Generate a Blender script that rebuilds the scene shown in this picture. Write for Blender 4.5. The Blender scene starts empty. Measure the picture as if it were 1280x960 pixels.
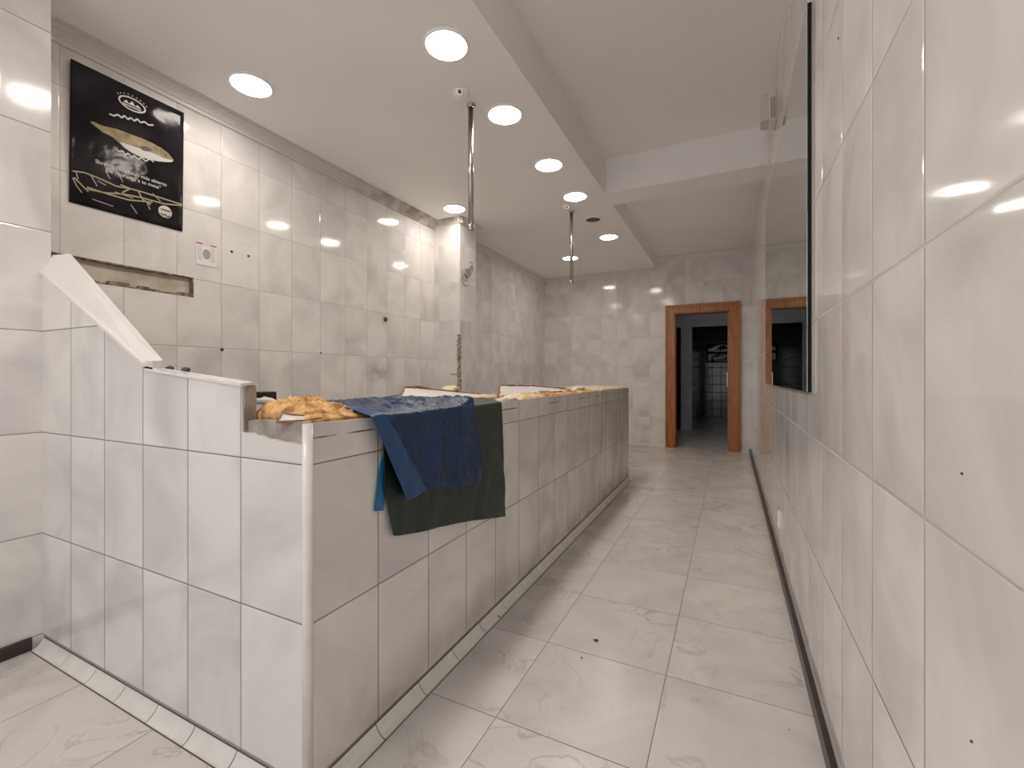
import bpy, bmesh, math, random
from mathutils import Vector, noise
random.seed(7)
C = bpy.context.scene.collection
H = 1.065                      # camera height, metres; plan coordinates below are multiples of it
F, TH, U0, V0 = 558.6, math.radians(26.05), 640.0, 470.0
CT, ST = math.cos(TH), math.sin(TH)

def ray(u, v):
    d = u - U0
    return Vector((d*CT - F*ST, d*ST + F*CT, -(v - V0)))
def on_x(u, v, X):
    r = ray(u, v); r = r*(X/r.x); return Vector((r.x*H, r.y*H, (1+r.z)*H))
def on_y(u, v, Y):
    r = ray(u, v); r = r*(Y/r.y); return Vector((r.x*H, r.y*H, (1+r.z)*H))
def on_z(u, v, Z):
    r = ray(u, v); r = r*((Z-1)/r.z); return Vector((r.x*H, r.y*H, (1+r.z)*H))
def P(x, y, z): return Vector((x*H, y*H, z*H))

# ------------------------------------------------------------ plan (in H)
XR = .235; XP = -2.30; XL = -2.65; YB = 6.60; FX = -.886; FY = .726; YE = 4.38
ZC = 2.53; ZR = 2.82; ZK = 2.68; SX = -.945; BY0 = 3.72; BY1 = 4.0; YF = -1.9
CY0 = 3.66; CX = -2.35; CY1 = 3.96

# ------------------------------------------------------------ materials
MATS = {}
def nt(name):
    m = bpy.data.materials.new(name); m.use_nodes = True
    t = m.node_tree; b = t.nodes['Principled BSDF']; return m, t, b
def N(t, typ, **kw):
    n = t.nodes.new(typ)
    for k, v in kw.items(): setattr(n, k, v)
    return n
def L(t, a, b): t.links.new(a, b)
def math_n(t, op, a, b=None, c=None):
    n = N(t, 'ShaderNodeMath', operation=op)
    for i, x in enumerate((a, b, c)):
        if x is None: continue
        if hasattr(x, 'is_output'): L(t, x, n.inputs[i])
        else: n.inputs[i].default_value = x
    return n.outputs[0]
def mixc(t, fac, a, b):
    n = N(t, 'ShaderNodeMix', data_type='RGBA')
    for s, x in ((n.inputs[0], fac), (n.inputs[6], a), (n.inputs[7], b)):
        if hasattr(x, 'is_output'): L(t, x, s)
        else: s.default_value = x if not isinstance(x, tuple) else (*x, 1)
    return n.outputs[2]
def ramp(t, f, lo, hi):
    n = N(t, 'ShaderNodeMapRange'); n.clamp = True
    L(t, f, n.inputs[0]); n.inputs[1].default_value = lo; n.inputs[2].default_value = hi
    return n.outputs[0]

def plain(name, col, rough=.5, metal=0, var=0, scale=8, bump=0, col2=None, spec=.5, bscale=None):
    if name in MATS: return MATS[name]
    m, t, b = nt(name)
    b.inputs['Base Color'].default_value = (*col, 1); b.inputs['Roughness'].default_value = rough
    b.inputs['Metallic'].default_value = metal; b.inputs['Specular IOR Level'].default_value = spec
    if var or col2 or bump:
        g = N(t, 'ShaderNodeNewGeometry')
        n = N(t, 'ShaderNodeTexNoise'); n.inputs['Scale'].default_value = scale; n.inputs['Detail'].default_value = 6
        L(t, g.outputs['Position'], n.inputs['Vector'])
        c2 = col2 or tuple(x*(1-var) for x in col)
        L(t, mixc(t, ramp(t, n.outputs[0], .38, .62), c2, col), b.inputs['Base Color'])
        if bump:
            n2 = N(t, 'ShaderNodeTexNoise'); n2.inputs['Scale'].default_value = bscale or scale*3; n2.inputs['Detail'].default_value = 5
            L(t, g.outputs['Position'], n2.inputs['Vector'])
            bp = N(t, 'ShaderNodeBump'); bp.inputs['Distance'].default_value = bump
            L(t, n2.outputs[0], bp.inputs['Height']); L(t, bp.outputs[0], b.inputs['Normal'])
    MATS[name] = m; return m

def tiles(name, plane, tw, th, ou, ov, base, cloud, grout=(.2,.18,.16), rough=.1, gw=.0013, vein=.0, veinc=(.4,.39,.4), nscale=2.6, dirt=None, spec=.5, bumpd=.0012, tilt=.0):
    m, t, b = nt(name)
    g = N(t, 'ShaderNodeNewGeometry'); s = N(t, 'ShaderNodeSeparateXYZ'); L(t, g.outputs['Position'], s.inputs[0])
    x, y, z = s.outputs
    if plane == 'x': u, v = y, z
    elif plane == 'y': u, v = x, z
    elif plane == 'z': u, v = x, y
    else:
        sn = N(t, 'ShaderNodeSeparateXYZ'); L(t, g.outputs['Normal'], sn.inputs[0])
        k = math_n(t, 'GREATER_THAN', math_n(t, 'ABSOLUTE', sn.outputs[0]), .6)
        u = math_n(t, 'ADD', math_n(t, 'MULTIPLY', k, y), math_n(t, 'MULTIPLY', math_n(t, 'SUBTRACT', 1.0, k), x)); v = z
    tw *= H; th *= H
    uu = math_n(t, 'DIVIDE', math_n(t, 'SUBTRACT', u, ou*H), tw); vv = math_n(t, 'DIVIDE', math_n(t, 'SUBTRACT', v, ov*H), th)
    iu = math_n(t, 'FLOOR', uu); iv = math_n(t, 'FLOOR', vv)
    fu = math_n(t, 'SUBTRACT', uu, iu); fv = math_n(t, 'SUBTRACT', vv, iv)
    du = math_n(t, 'MULTIPLY', math_n(t, 'MINIMUM', fu, math_n(t, 'SUBTRACT', 1.0, fu)), tw)
    dv = math_n(t, 'MULTIPLY', math_n(t, 'MINIMUM', fv, math_n(t, 'SUBTRACT', 1.0, fv)), th)
    d = math_n(t, 'MINIMUM', du, dv)
    mort = math_n(t, 'SUBTRACT', 1.0, ramp(t, d, gw*.75, gw*1.35))
    cid = N(t, 'ShaderNodeCombineXYZ'); L(t, iu, cid.inputs[0]); L(t, iv, cid.inputs[1])
    wn = N(t, 'ShaderNodeTexWhiteNoise', noise_dimensions='3D'); L(t, cid.outputs[0], wn.inputs['Vector'])
    vm = N(t, 'ShaderNodeVectorMath', operation='MULTIPLY_ADD'); vm.inputs[1].default_value = (9, 9, 9)
    L(t, wn.outputs['Color'], vm.inputs[0]); L(t, g.outputs['Position'], vm.inputs[2])
    n1 = N(t, 'ShaderNodeTexNoise'); n1.inputs['Scale'].default_value = nscale; n1.inputs['Detail'].default_value = 5; n1.inputs['Distortion'].default_value = .9
    L(t, vm.outputs[0], n1.inputs['Vector'])
    col = mixc(t, ramp(t, n1.outputs[0], .40, .72), base, cloud)
    if vein:
        n2 = N(t, 'ShaderNodeTexNoise'); n2.inputs['Scale'].default_value = nscale*1.3; n2.inputs['Detail'].default_value = 7; n2.inputs['Distortion'].default_value = 1.6
        L(t, vm.outputs[0], n2.inputs['Vector'])
        vv2 = math_n(t, 'SUBTRACT', 1.0, ramp(t, math_n(t, 'ABSOLUTE', math_n(t, 'SUBTRACT', n2.outputs[0], .56)), .0, .028))
        n3 = N(t, 'ShaderNodeTexNoise'); n3.inputs['Scale'].default_value = nscale*.9
        L(t, vm.outputs[0], n3.inputs['Vector'])
        vv2 = math_n(t, 'MULTIPLY', math_n(t, 'MULTIPLY', vv2, ramp(t, n3.outputs[0], .42, .62)), vein)
        col = mixc(t, vv2, col, veinc)
    # slight tone difference between tiles
    col = mixc(t, math_n(t, 'MULTIPLY', wn.outputs['Value'], .06), col, cloud)
    if dirt: col = dirt(t, x, y, z, g, col)
    L(t, mixc(t, mort, col, grout), b.inputs['Base Color'])
    L(t, math_n(t, 'ADD', math_n(t, 'MULTIPLY', mort, .4), rough), b.inputs['Roughness'])
    b.inputs['Specular IOR Level'].default_value = spec
    nb = N(t, 'ShaderNodeTexNoise'); nb.inputs['Scale'].default_value = 5; nb.inputs['Detail'].default_value = 1
    L(t, vm.outputs[0], nb.inputs['Vector'])
    edge = ramp(t, d, gw*.6, gw*3.5)
    h = math_n(t, 'ADD', math_n(t, 'MULTIPLY', nb.outputs[0], 1.0), math_n(t, 'MULTIPLY', edge, .9))
    if tilt:
        sc_ = N(t, 'ShaderNodeSeparateColor'); L(t, wn.outputs['Color'], sc_.inputs[0])
        h = math_n(t, 'ADD', h, math_n(t, 'MULTIPLY', math_n(t, 'ADD', math_n(t, 'MULTIPLY', fu, math_n(t, 'SUBTRACT', sc_.outputs[0], .5)), math_n(t, 'MULTIPLY', fv, math_n(t, 'SUBTRACT', sc_.outputs[1], .5))), tilt))
    bp = N(t, 'ShaderNodeBump'); bp.inputs['Distance'].default_value = bumpd; bp.inputs['Strength'].default_value = 1
    L(t, h, bp.inputs['Height']); L(t, bp.outputs[0], b.inputs['Normal'])
    MATS[name] = m; return m

W0 = (.80,.775,.75); W1 = (.60,.58,.575)
TW, THH, TZ = .235, .375, .041

def side_dirt(t, x, y, z, g, col):
    n = N(t, 'ShaderNodeTexNoise'); n.inputs['Scale'].default_value = 6; n.inputs['Detail'].default_value = 5
    L(t, g.outputs['Position'], n.inputs['Vector'])
    ln = math_n(t, 'SUBTRACT', 1.0, ramp(t, math_n(t, 'ABSOLUTE', math_n(t, 'SUBTRACT', z, .853*H)), .0012, .003))
    col = mixc(t, math_n(t, 'MULTIPLY', ln, ramp(t, n.outputs[0], .49, .56)), col, (.12,.10,.09))
    # greasy vertical streaks towards the far end
    mp = N(t, 'ShaderNodeMapping'); mp.inputs['Scale'].default_value = (1, 7, .6); L(t, g.outputs['Position'], mp.inputs['Vector'])
    n2 = N(t, 'ShaderNodeTexNoise'); n2.inputs['Scale'].default_value = 2.2; n2.inputs['Detail'].default_value = 4; L(t, mp.outputs[0], n2.inputs['Vector'])
    k = math_n(t, 'MULTIPLY', ramp(t, y, 2.2*H, 4.3*H), ramp(t, n2.outputs[0], .35, .7))
    col = mixc(t, math_n(t, 'MULTIPLY', k, .6), col, (.30,.26,.22))
    # grime above the skirting
    k2 = math_n(t, 'MULTIPLY', math_n(t, 'SUBTRACT', 1.0, ramp(t, z, .03*H, .20*H)), ramp(t, n.outputs[0], .40, .70))
    return mixc(t, math_n(t, 'MULTIPLY', k2, .55), col, (.33,.30,.27))
def left_dirt(t, x, y, z, g, col):
    n = N(t, 'ShaderNodeTexNoise'); n.inputs['Scale'].default_value = 9; n.inputs['Detail'].default_value = 4
    L(t, g.outputs['Position'], n.inputs['Vector'])
    c = on_x(474, 466, XL)
    a = math_n(t, 'SUBTRACT', 1.0, ramp(t, math_n(t, 'ABSOLUTE', math_n(t, 'SUBTRACT', y, c.y)), .05, .22))
    b = math_n(t, 'SUBTRACT', 1.0, ramp(t, math_n(t, 'ABSOLUTE', math_n(t, 'SUBTRACT', z, c.z)), .015, .09))
    k = math_n(t, 'MULTIPLY', math_n(t, 'MULTIPLY', a, b), ramp(t, n.outputs[0], .30, .6))
    return mixc(t, math_n(t, 'MULTIPLY', k, .7), col, (.30,.27,.24))
def floor_dirt(t, x, y, z, g, col):
    n = N(t, 'ShaderNodeTexNoise'); n.inputs['Scale'].default_value = 3.5; n.inputs['Detail'].default_value = 5
    L(t, g.outputs['Position'], n.inputs['Vector'])
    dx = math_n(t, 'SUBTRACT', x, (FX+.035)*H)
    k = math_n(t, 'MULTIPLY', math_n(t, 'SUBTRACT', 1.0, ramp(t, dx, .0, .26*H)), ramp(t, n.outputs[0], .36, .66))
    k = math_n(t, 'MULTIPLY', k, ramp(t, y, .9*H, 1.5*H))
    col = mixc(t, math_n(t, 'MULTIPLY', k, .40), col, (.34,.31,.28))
    v = N(t, 'ShaderNodeTexVoronoi'); v.inputs['Scale'].default_value = 7; L(t, g.outputs['Position'], v.inputs['Vector'])
    sp = math_n(t, 'SUBTRACT', 1.0, ramp(t, v.outputs['Distance'], .018, .03))
    return mixc(t, math_n(t, 'MULTIPLY', sp, ramp(t, n.outputs[0], .50, .56)), col, (.12,.10,.09))

M_counter_front = tiles('counter front tiles', 'y', TW, THH, -1.131, TZ, W0, W1, grout=(.17,.15,.14), gw=.0015)
M_counter_side = tiles('counter side tiles', 'x', .232, THH, .9603, TZ, W0, W1, grout=(.15,.13,.11), gw=.0015, dirt=side_dirt)
M_wr = tiles('right wall tiles', 'x', .247, .368, .787, .072, W0, W1, grout=(.50,.47,.44), gw=.0016, rough=.07, tilt=1.2)
M_wl = tiles('left wall tiles', 'x', .2315, .373, 1.1236, .041, W0, W1, grout=(.46,.42,.38), gw=.0013, rough=.09, tilt=.8, dirt=left_dirt)
M_wb = tiles('back wall tiles', 'y', .235, .375, -.80, .041, W0, W1, grout=(.62,.59,.56), gw=.0012, tilt=.8)
M_wp = tiles('pillar tiles', 'auto', .235, THH, .85, TZ, W0, W1, grout=(.30,.28,.26), gw=.0016)
M_wc = tiles('column tiles', 'auto', .235, .375, -2.36, TZ, W0, W1, grout=(.60,.57,.54), gw=.001)
M_floor = tiles('marbled floor tiles', 'z', .4247, .412, -.193, 1.155, (.70,.67,.645), (.57,.545,.52), grout=(.17,.15,.13), rough=.24, gw=.0013, vein=.6, veinc=(.36,.34,.33), nscale=3.0, dirt=floor_dirt, bumpd=.0006)
M_ceil = plain('ceiling paint', (.93,.91,.895), .6, var=.03, scale=1.5)
M_white = plain('white plastic', (.93,.925,.915), .35)
M_trim = plain('white painted moulding', (.74,.715,.69), .45)
M_cov = plain('white glazed ceramic', (.80,.78,.75), .12, var=.08, scale=14)
M_cap = plain('white glazed cap tile', (.76,.74,.72), .07, var=.06, scale=5, bump=.002, bscale=9)
M_conc = plain('grey rough mortar', (.42,.37,.33), .9, col2=(.24,.21,.19), scale=14, bump=.004, bscale=60)
M_foam = plain('yellow insulation foam', (.78,.48,.21), .95, col2=(.34,.15,.05), scale=26, bump=.006, bscale=70)
M_foam2 = plain('pale insulation foam', (.86,.72,.50), .95, col2=(.62,.38,.16), scale=18, bump=.006, bscale=40)
M_rub = plain('pale plaster rubble', (.70,.63,.50), .95, col2=(.52,.42,.30), scale=14, bump=.005, bscale=60)
M_grime = plain('dark grimy mortar edge', (.10,.075,.055), .9, col2=(.30,.25,.2), scale=30, bump=.003, bscale=80)
M_brown = plain('brown broken edge', (.20,.10,.06), .9, col2=(.34,.20,.12), scale=25, bump=.003, bscale=80)
M_slab = plain('white slab', (.66,.64,.625), .35, var=.08, scale=5)
M_dark = plain('dark brown skirting', (.045,.033,.03), .35, var=.3, scale=20)
M_black = plain('black plastic', (.015,.013,.013), .4)
M_chrome = plain('brushed steel', (.50,.48,.46), .22, metal=1, var=.3, scale=5)
M_mirror = plain('mirror silver', (.80,.84,.81), .01, metal=1)
M_medge = plain('dark mirror edge', (.008,.011,.010), .6, spec=.2)
M_green = plain('dark green plastic film', (.014,.030,.022), .42, var=.25, scale=10, bump=.004, bscale=30)
M_blue = plain('blue plastic film', (.005,.033,.105), .26, col2=(.004,.024,.078), scale=6, bump=.008, bscale=30, spec=.4)
M_blue2 = plain('lit fold of blue film', (.010,.065,.18), .32, var=.2, scale=10, bump=.003, bscale=30)  # lighter blue paints in the light that the tilted fold catches
M_cyan = plain('bright blue plastic film', (.01,.17,.36), .35, var=.2, scale=10)
M_rust = plain('rusty bared corner', (.16,.11,.08), .9, col2=(.50,.44,.38), scale=40, bump=.004, bscale=90)
M_wire = plain('grey wire', (.25,.24,.22), .5)
M_alu = plain('pale aluminium', (.62,.60,.58), .35, metal=1)
M_vent = plain('brown speaker cloth', (.16,.10,.085), .8)
M_jamb = None
def wood():
    m, t, b = nt('orange brown varnished wood')
    g = N(t, 'ShaderNodeNewGeometry'); mp = N(t, 'ShaderNodeMapping'); mp.inputs['Scale'].default_value = (22, 22, 1.5)
    L(t, g.outputs['Position'], mp.inputs['Vector'])
    n = N(t, 'ShaderNodeTexNoise'); n.inputs['Scale'].default_value = 2.5; n.inputs['Detail'].default_value = 5; n.inputs['Distortion'].default_value = .6
    L(t, mp.outputs[0], n.inputs['Vector'])
    L(t, mixc(t, ramp(t, n.outputs[0], .35, .65), (.27,.09,.022), (.46,.185,.052)), b.inputs['Base Color'])
    b.inputs['Roughness'].default_value = .3
    return m
M_wood = wood()
def crown():
    m, t, b = nt('white moulding with damp stains')
    g = N(t, 'ShaderNodeNewGeometry'); s = N(t, 'ShaderNodeSeparateXYZ'); L(t, g.outputs['Position'], s.inputs[0])
    n = N(t, 'ShaderNodeTexNoise'); n.inputs['Scale'].default_value = 7; n.inputs['Detail'].default_value = 6; L(t, g.outputs['Position'], n.inputs['Vector'])
    k = math_n(t, 'MULTIPLY', ramp(t, s.outputs[1], 2.4*H, 3.1*H), ramp(t, n.outputs[0], .40, .62))
    k = math_n(t, 'MULTIPLY', k, math_n(t, 'SUBTRACT', 1.0, ramp(t, s.outputs[1], 3.62*H, 3.75*H)))
    L(t, mixc(t, math_n(t, 'MULTIPLY', k, .75), (.70,.675,.65), (.26,.20,.16)), b.inputs['Base Color'])
    b.inputs['Roughness'].default_value = .5
    return m
M_crown = crown()
def emit(name, col, st):
    m, t, b = nt(name)
    b.inputs['Base Color'].default_value = (.9,.9,.9,1)
    b.inputs['Emission Color'].default_value = (*col, 1); b.inputs['Emission Strength'].default_value = st
    return m
M_lamp = emit('lit diffuser', (1,.91,.82), 54)

# ------------------------------------------------------------ mesh helpers
class MB:
    def __init__(s): s.bm = bmesh.new()
    def face(s, pts, mi=0):
        f = s.bm.faces.new([s.bm.verts.new(p) for p in pts]); f.material_index = mi; return f
    def box(s, x0, x1, y0, y1, z0, z1, bev=0, mi=0):
        vs = [s.bm.verts.new((x, y, z)) for x in (x0, x1) for y in (y0, y1) for z in (z0, z1)]
        fs = []
        for idx in ((0,1,3,2),(4,6,7,5),(0,4,5,1),(2,3,7,6),(0,2,6,4),(1,5,7,3)):
            f = s.bm.faces.new([vs[i] for i in idx]); f.material_index = mi; fs.append(f)
        if bev:
            es = list({e for f in fs for e in f.edges})
            bmesh.ops.bevel(s.bm, geom=es, offset=bev, segments=2, affect='EDGES', profile=.6)
        return s
    def prism(s, pts, off, mi=0):
        off = Vector(off); n = len(pts)
        a = [s.bm.verts.new(p) for p in pts]; b = [s.bm.verts.new(Vector(p)+off) for p in pts]
        fs = [s.bm.faces.new(a), s.bm.faces.new(list(reversed(b)))]
        for i in range(n):
            fs.append(s.bm.faces.new((a[i], b[i], b[(i+1) % n], a[(i+1) % n])))
        for f in fs: f.material_index = mi
        bmesh.ops.recalc_face_normals(s.bm, faces=fs); return s
    def tube(s, pts, r, n=12, cap=True, mi=0):
        pts = [Vector(p) for p in pts]; rings = []
        for i, p in enumerate(pts):
            d = (pts[min(i+1, len(pts)-1)] - pts[max(i-1, 0)]).normalized()
            a = d.orthogonal().normalized() if i == 0 else (a - d*a.dot(d)).normalized()
            b = d.cross(a); rr = r[i] if isinstance(r, (list, tuple)) else r
            rings.append([s.bm.verts.new(p + (a*math.cos(k*2*math.pi/n) + b*math.sin(k*2*math.pi/n))*rr) for k in range(n)])
        for i in range(len(rings)-1):
            for k in range(n):
                f = s.bm.faces.new((rings[i][k], rings[i][(k+1) % n], rings[i+1][(k+1) % n], rings[i+1][k])); f.smooth = True; f.material_index = mi
        if cap:
            s.bm.faces.new(list(reversed(rings[0]))).material_index = mi; s.bm.faces.new(rings[-1]).material_index = mi
        return s
    def lathe(s, c, prof, n=40, mi=0, smooth=True):
        c = Vector(c); rings = []
        for r, z in prof:
            if r < 1e-6: rings.append([s.bm.verts.new(c + Vector((0, 0, z)))])
            else: rings.append([s.bm.verts.new(c + Vector((r*math.cos(k*2*math.pi/n), r*math.sin(k*2*math.pi/n), z))) for k in range(n)])
        for A, B in zip(rings, rings[1:]):
            for k in range(n):
                q = [A[k % len(A)], A[(k+1) % len(A)], B[(k+1) % len(B)], B[k % len(B)]]
                q = list(dict.fromkeys(q))
                if len(q) > 2:
                    f = s.bm.faces.new(q); f.smooth = smooth; f.material_index = mi
        return s
    def lump(s, c, r, seed=0, sub=3, amp=.35, fr=2.2, flat=None):
        c = Vector(c)
        d = bmesh.ops.create_icosphere(s.bm, subdivisions=sub, radius=1)
        for v in d['verts']:
            p = v.co.copy(); k = 1 + amp*noise.noise(p*fr + Vector((seed*7.1, seed*3.3, seed))) + amp*.5*noise.noise(p*fr*2.7 + Vector((seed, 5, 2)))
            v.co = c + Vector((p.x*r[0], p.y*r[1], max(p.z, -.6)*r[2]))*k
        for v in d['verts']:
            for f in v.link_faces: f.smooth = True
        return s
    def build(s, name, mat, parent=None, smooth=False, recalc=True):
        if recalc: bmesh.ops.recalc_face_normals(s.bm, faces=s.bm.faces)
        me = bpy.data.meshes.new(name)
        if parent is not None:
            o0 = origin_of(parent)
            for v in s.bm.verts: v.co -= o0
        if smooth:
            for f in s.bm.faces: f.smooth = True
        s.bm.to_mesh(me); s.bm.free()
        for m in (mat if isinstance(mat, (list, tuple)) else [mat]): me.materials.append(m)
        o = bpy.data.objects.new(name, me); C.objects.link(o)
        if parent is not None: o.parent = parent
        return o
def origin_of(o):
    p = Vector(o.location)
    while o.parent: o = o.parent; p += o.location
    return p
def tag(o, label, cat, group=None):
    o['label'] = label; o['category'] = cat
    if group: o['group'] = group
    return o
def thing(name, label, cat, loc, group=None):
    o = bpy.data.objects.new(name, None); C.objects.link(o); o.location = loc; o.empty_display_size = .05
    return tag(o, label, cat, group)
def struct(o, label=None):
    o['kind'] = 'structure'
    if label: o['label'] = label
    return o
def dup(root, loc, label=None):
    r = root.copy(); C.objects.link(r); r.location = loc
    if label: r['label'] = label
    for ch in root.children:
        c = ch.copy(); C.objects.link(c); c.parent = r
        for g in ch.children:
            d = g.copy(); C.objects.link(d); d.parent = c
    return r
def center(mb_obj):                       # put a one-mesh thing's origin at its base
    me = mb_obj.data; n = len(me.vertices)
    xs = [v.co for v in me.vertices]
    c = Vector((sum(v.x for v in xs)/n, sum(v.y for v in xs)/n, min(v.z for v in xs)))
    for v in me.vertices: v.co -= c
    mb_obj.location = c; return mb_obj

# ------------------------------------------------------------ the setting
def hb(mb, x0, x1, y0, y1, z0, z1, **k): return mb.box(x0*H, x1*H, y0*H, y1*H, z0*H, z1*H, **k)
struct(hb(MB(), -3.0, 1.0, YF, 12.4, -.06, 0).build('floor', M_floor))
struct(hb(MB(), XR, XR+.12, YF, YB, 0, 3.0).build('wall_right', M_wr))
struct(hb(MB(), XL-.1, XP, YF, .750, 0, 3.0).build('wall_front_left', M_wp))
# left wall with the hacked-out chase
r0, r1, rz0, rz1, rd = .60, on_x(242,346,XL).y/H, 1.432, 1.540, .03
m = MB()
hb(m, XL-.1, XL, .752, YB, 0, rz0); hb(m, XL-.1, XL, .752, YB, rz1, 3.0)
hb(m, XL-.1, XL, r1, YB, rz0, rz1); hb(m, XL-.1, XL-rd, .752, r1, rz0, rz1, mi=1)
wl = struct(m.build('wall_left', [M_wl, plain('bared beige plaster', (.74,.68,.60), .8, col2=(.55,.48,.40), scale=9)]))
# crumbled mortar along the chase edges
m = MB(); random.seed(3)
for (za, ya, yb, th_) in ((rz1, .8, r1, .006), (rz0, .8, r1, .015)):
    pts = []; y = ya
    while y < yb:
        pts.append(y); y += random.uniform(.015, .05)
    pts.append(yb)
    for a, b in zip(pts, pts[1:]):
        tt = th_*random.uniform(.35, 1.5)
        if za == rz1: hb(m, XL-rd, XL+.001, a, b, za-tt, za)
        else: hb(m, XL-rd, XL+.001, a, b, za, za+tt)
hb(m, XL-rd, XL+.001, r1-.006, r1, rz0, rz1)
m.build('chase_edge', M_grime, wl)
# back wall with the doorway
dxL = on_y(843, 500, YB).x/H; dxR = on_y(913, 500, YB).x/H; dz = 1.875
oxL = on_y(832, 500, YB).x/H; oxR = on_y(926, 500, YB).x/H; oz = 1.985
m = MB()
hb(m, XL-.1, dxL, YB, YB+.12, 0, 3.0); hb(m, dxR, XR+.12, YB, YB+.12, 0, 3.0); hb(m, dxL, dxR, YB, YB+.12, dz, 3.0)
struct(m.build('wall_back', M_wb))
# column against the left wall
wc = struct(hb(MB(), XL-.05, CX, CY0, CY1, 0, 2.6).build('wall_column', M_wc))
# ceilings
struct(hb(MB(), XL-.1, SX, YF, YB+.1, ZC, 2.95).build('ceiling', M_ceil))
struct(hb(MB(), SX, XR+.1, YF, BY0+.1, ZR, 2.95).build('ceiling_right', M_ceil))
struct(hb(MB(), SX, XR+.1, BY1-.1, YB+.1, ZK, 2.95).build('ceiling_back', M_ceil))
struct(hb(MB(), SX-.02, XR+.02, BY0, BY1, ZC+.001, 2.93).build('trim_1', M_ceil))
# stepped crown on the left wall and plain coves elsewhere
def crown_profile(sx, s=1.0):
    pts = [(0,-.064),(.010,-.064),(.010,-.050),(.020,-.044),(.020,-.036),(.034,-.028),(.034,-.020),(.052,-.014),(.052,-.007),(.064,-.007),(.064,0),(0,0)]
    return [(a*sx*s, b*s) for a, b in pts]
def cove_profile(s):
    pts = [(0,-s)] + [(s - s*math.cos(a), -s + s*math.sin(a)) for a in [i*math.pi/12 for i in range(1, 6)]] + [(s, 0), (0, 0)]
    return pts
m = MB(); m.prism([P(XL+a, .752, ZC+b) for a, b in crown_profile(1, 1.15)], (0, (CY0-.752)*H, 0))
m.prism([P(XL+.06, CY0-a, ZC+b) for a, b in crown_profile(1, .8)], ((CX-XL-.06+.04)*H, 0, 0))
struct(m.build('trim_2', M_crown))
m = MB(); m.prism([P(CX+a, CY0-.04, ZC+b) for a, b in crown_profile(1, .8)], (0, (CY1-CY0+.08)*H, 0))
m.prism([P(XL+a, CY1, ZC+b) for a, b in cove_profile(.06)], (0, (YB-CY1)*H, 0))
m.prism([P(XL, YB-a, ZC+b) for a, b in cove_profile(.06)], ((SX-XL)*H, 0, 0))
m.prism([P(SX, YB-a, ZK+b) for a, b in cove_profile(.06)], ((XR-SX)*H, 0, 0))
struct(m.build('trim_3', M_trim))
# skirtings
struct(hb(MB(), XR-.016, XR, YF, YB, 0, .048, bev=.002).build('baseboard_right', M_dark))
struct(hb(MB(), XP, XP+.014, YF, FY-.03, 0, .046, bev=.002).build('baseboard_left', M_dark))
m = MB(); hb(m, FX, oxL, YB-.012, YB, 0, .03); hb(m, oxR, XR-.016, YB-.012, YB, 0, .03); hb(m, XL, FX, YB-.012, YB, 0, .03)
struct(m.build('baseboard_back', M_cov))
# front of the shop behind the camera: piers, head and open bay, unseen, sized to shape the daylight
m = MB(); hb(m, -2.3, -1.70, YF-.1, YF, 0, 3.0); hb(m, .10, .36, YF-.1, YF, 0, 3.0); hb(m, -1.70, .10, YF-.1, YF, 2.7, 3.0)
struct(m.build('wall_front', M_wp))
m = MB()
for x in (-1.70, -1.10, -.52, .06): hb(m, x, x+.04, YF-.06, YF-.02, 0, 2.7)
hb(m, -1.70, .10, YF-.06, YF-.02, 2.66, 2.7)
struct(m.build('window_1', M_alu))

# doorway: casing and lining, kept under one structure
d1 = struct(bpy.data.objects.new('door_1', None)); C.objects.link(d1); d1.location = P((dxL+dxR)/2, YB, 0)
hb(MB(), oxL, dxL+.004, YB-.022, YB+.001, 0, dz, bev=.004).build('left_casing', M_wood, d1)
hb(MB(), dxR-.004, oxR, YB-.022, YB+.001, 0, dz, bev=.004).build('right_casing', M_wood, d1)
hb(MB(), oxL, oxR, YB-.022, YB+.001, dz-.004, oz, bev=.004).build('head_casing', M_wood, d1)
m = MB()
hb(m, oxL-.001, oxL+.03, YB-.032, YB-.02, 0, oz+.001, bev=.004); hb(m, oxR-.03, oxR+.001, YB-.032, YB-.02, 0, oz+.001, bev=.004); hb(m, oxL+.03, oxR-.03, YB-.032, YB-.02, oz-.03, oz+.001, bev=.004)
m.build('outer_bead', M_wood, d1)
m = MB(); hb(m, dxL-.001, dxL+.015, YB, YB+.14, 0, dz); hb(m, dxR-.015, dxR+.001, YB, YB+.14, 0, dz); hb(m, dxL, dxR, YB, YB+.14, dz-.015, dz+.001)
m.build('lining', M_wood, d1)
# pocket stile with its recessed pull
hb(MB(), dxR-.034, dxR-.015, YB+.05, YB+.09, 0, dz-.015).build('door_edge', M_wood, d1)
hb(MB(), dxR-.044, dxR-.033, YB+.045, YB+.075, .86, 1.05, bev=.003).build('pull_handle', M_alu, d1)

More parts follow.
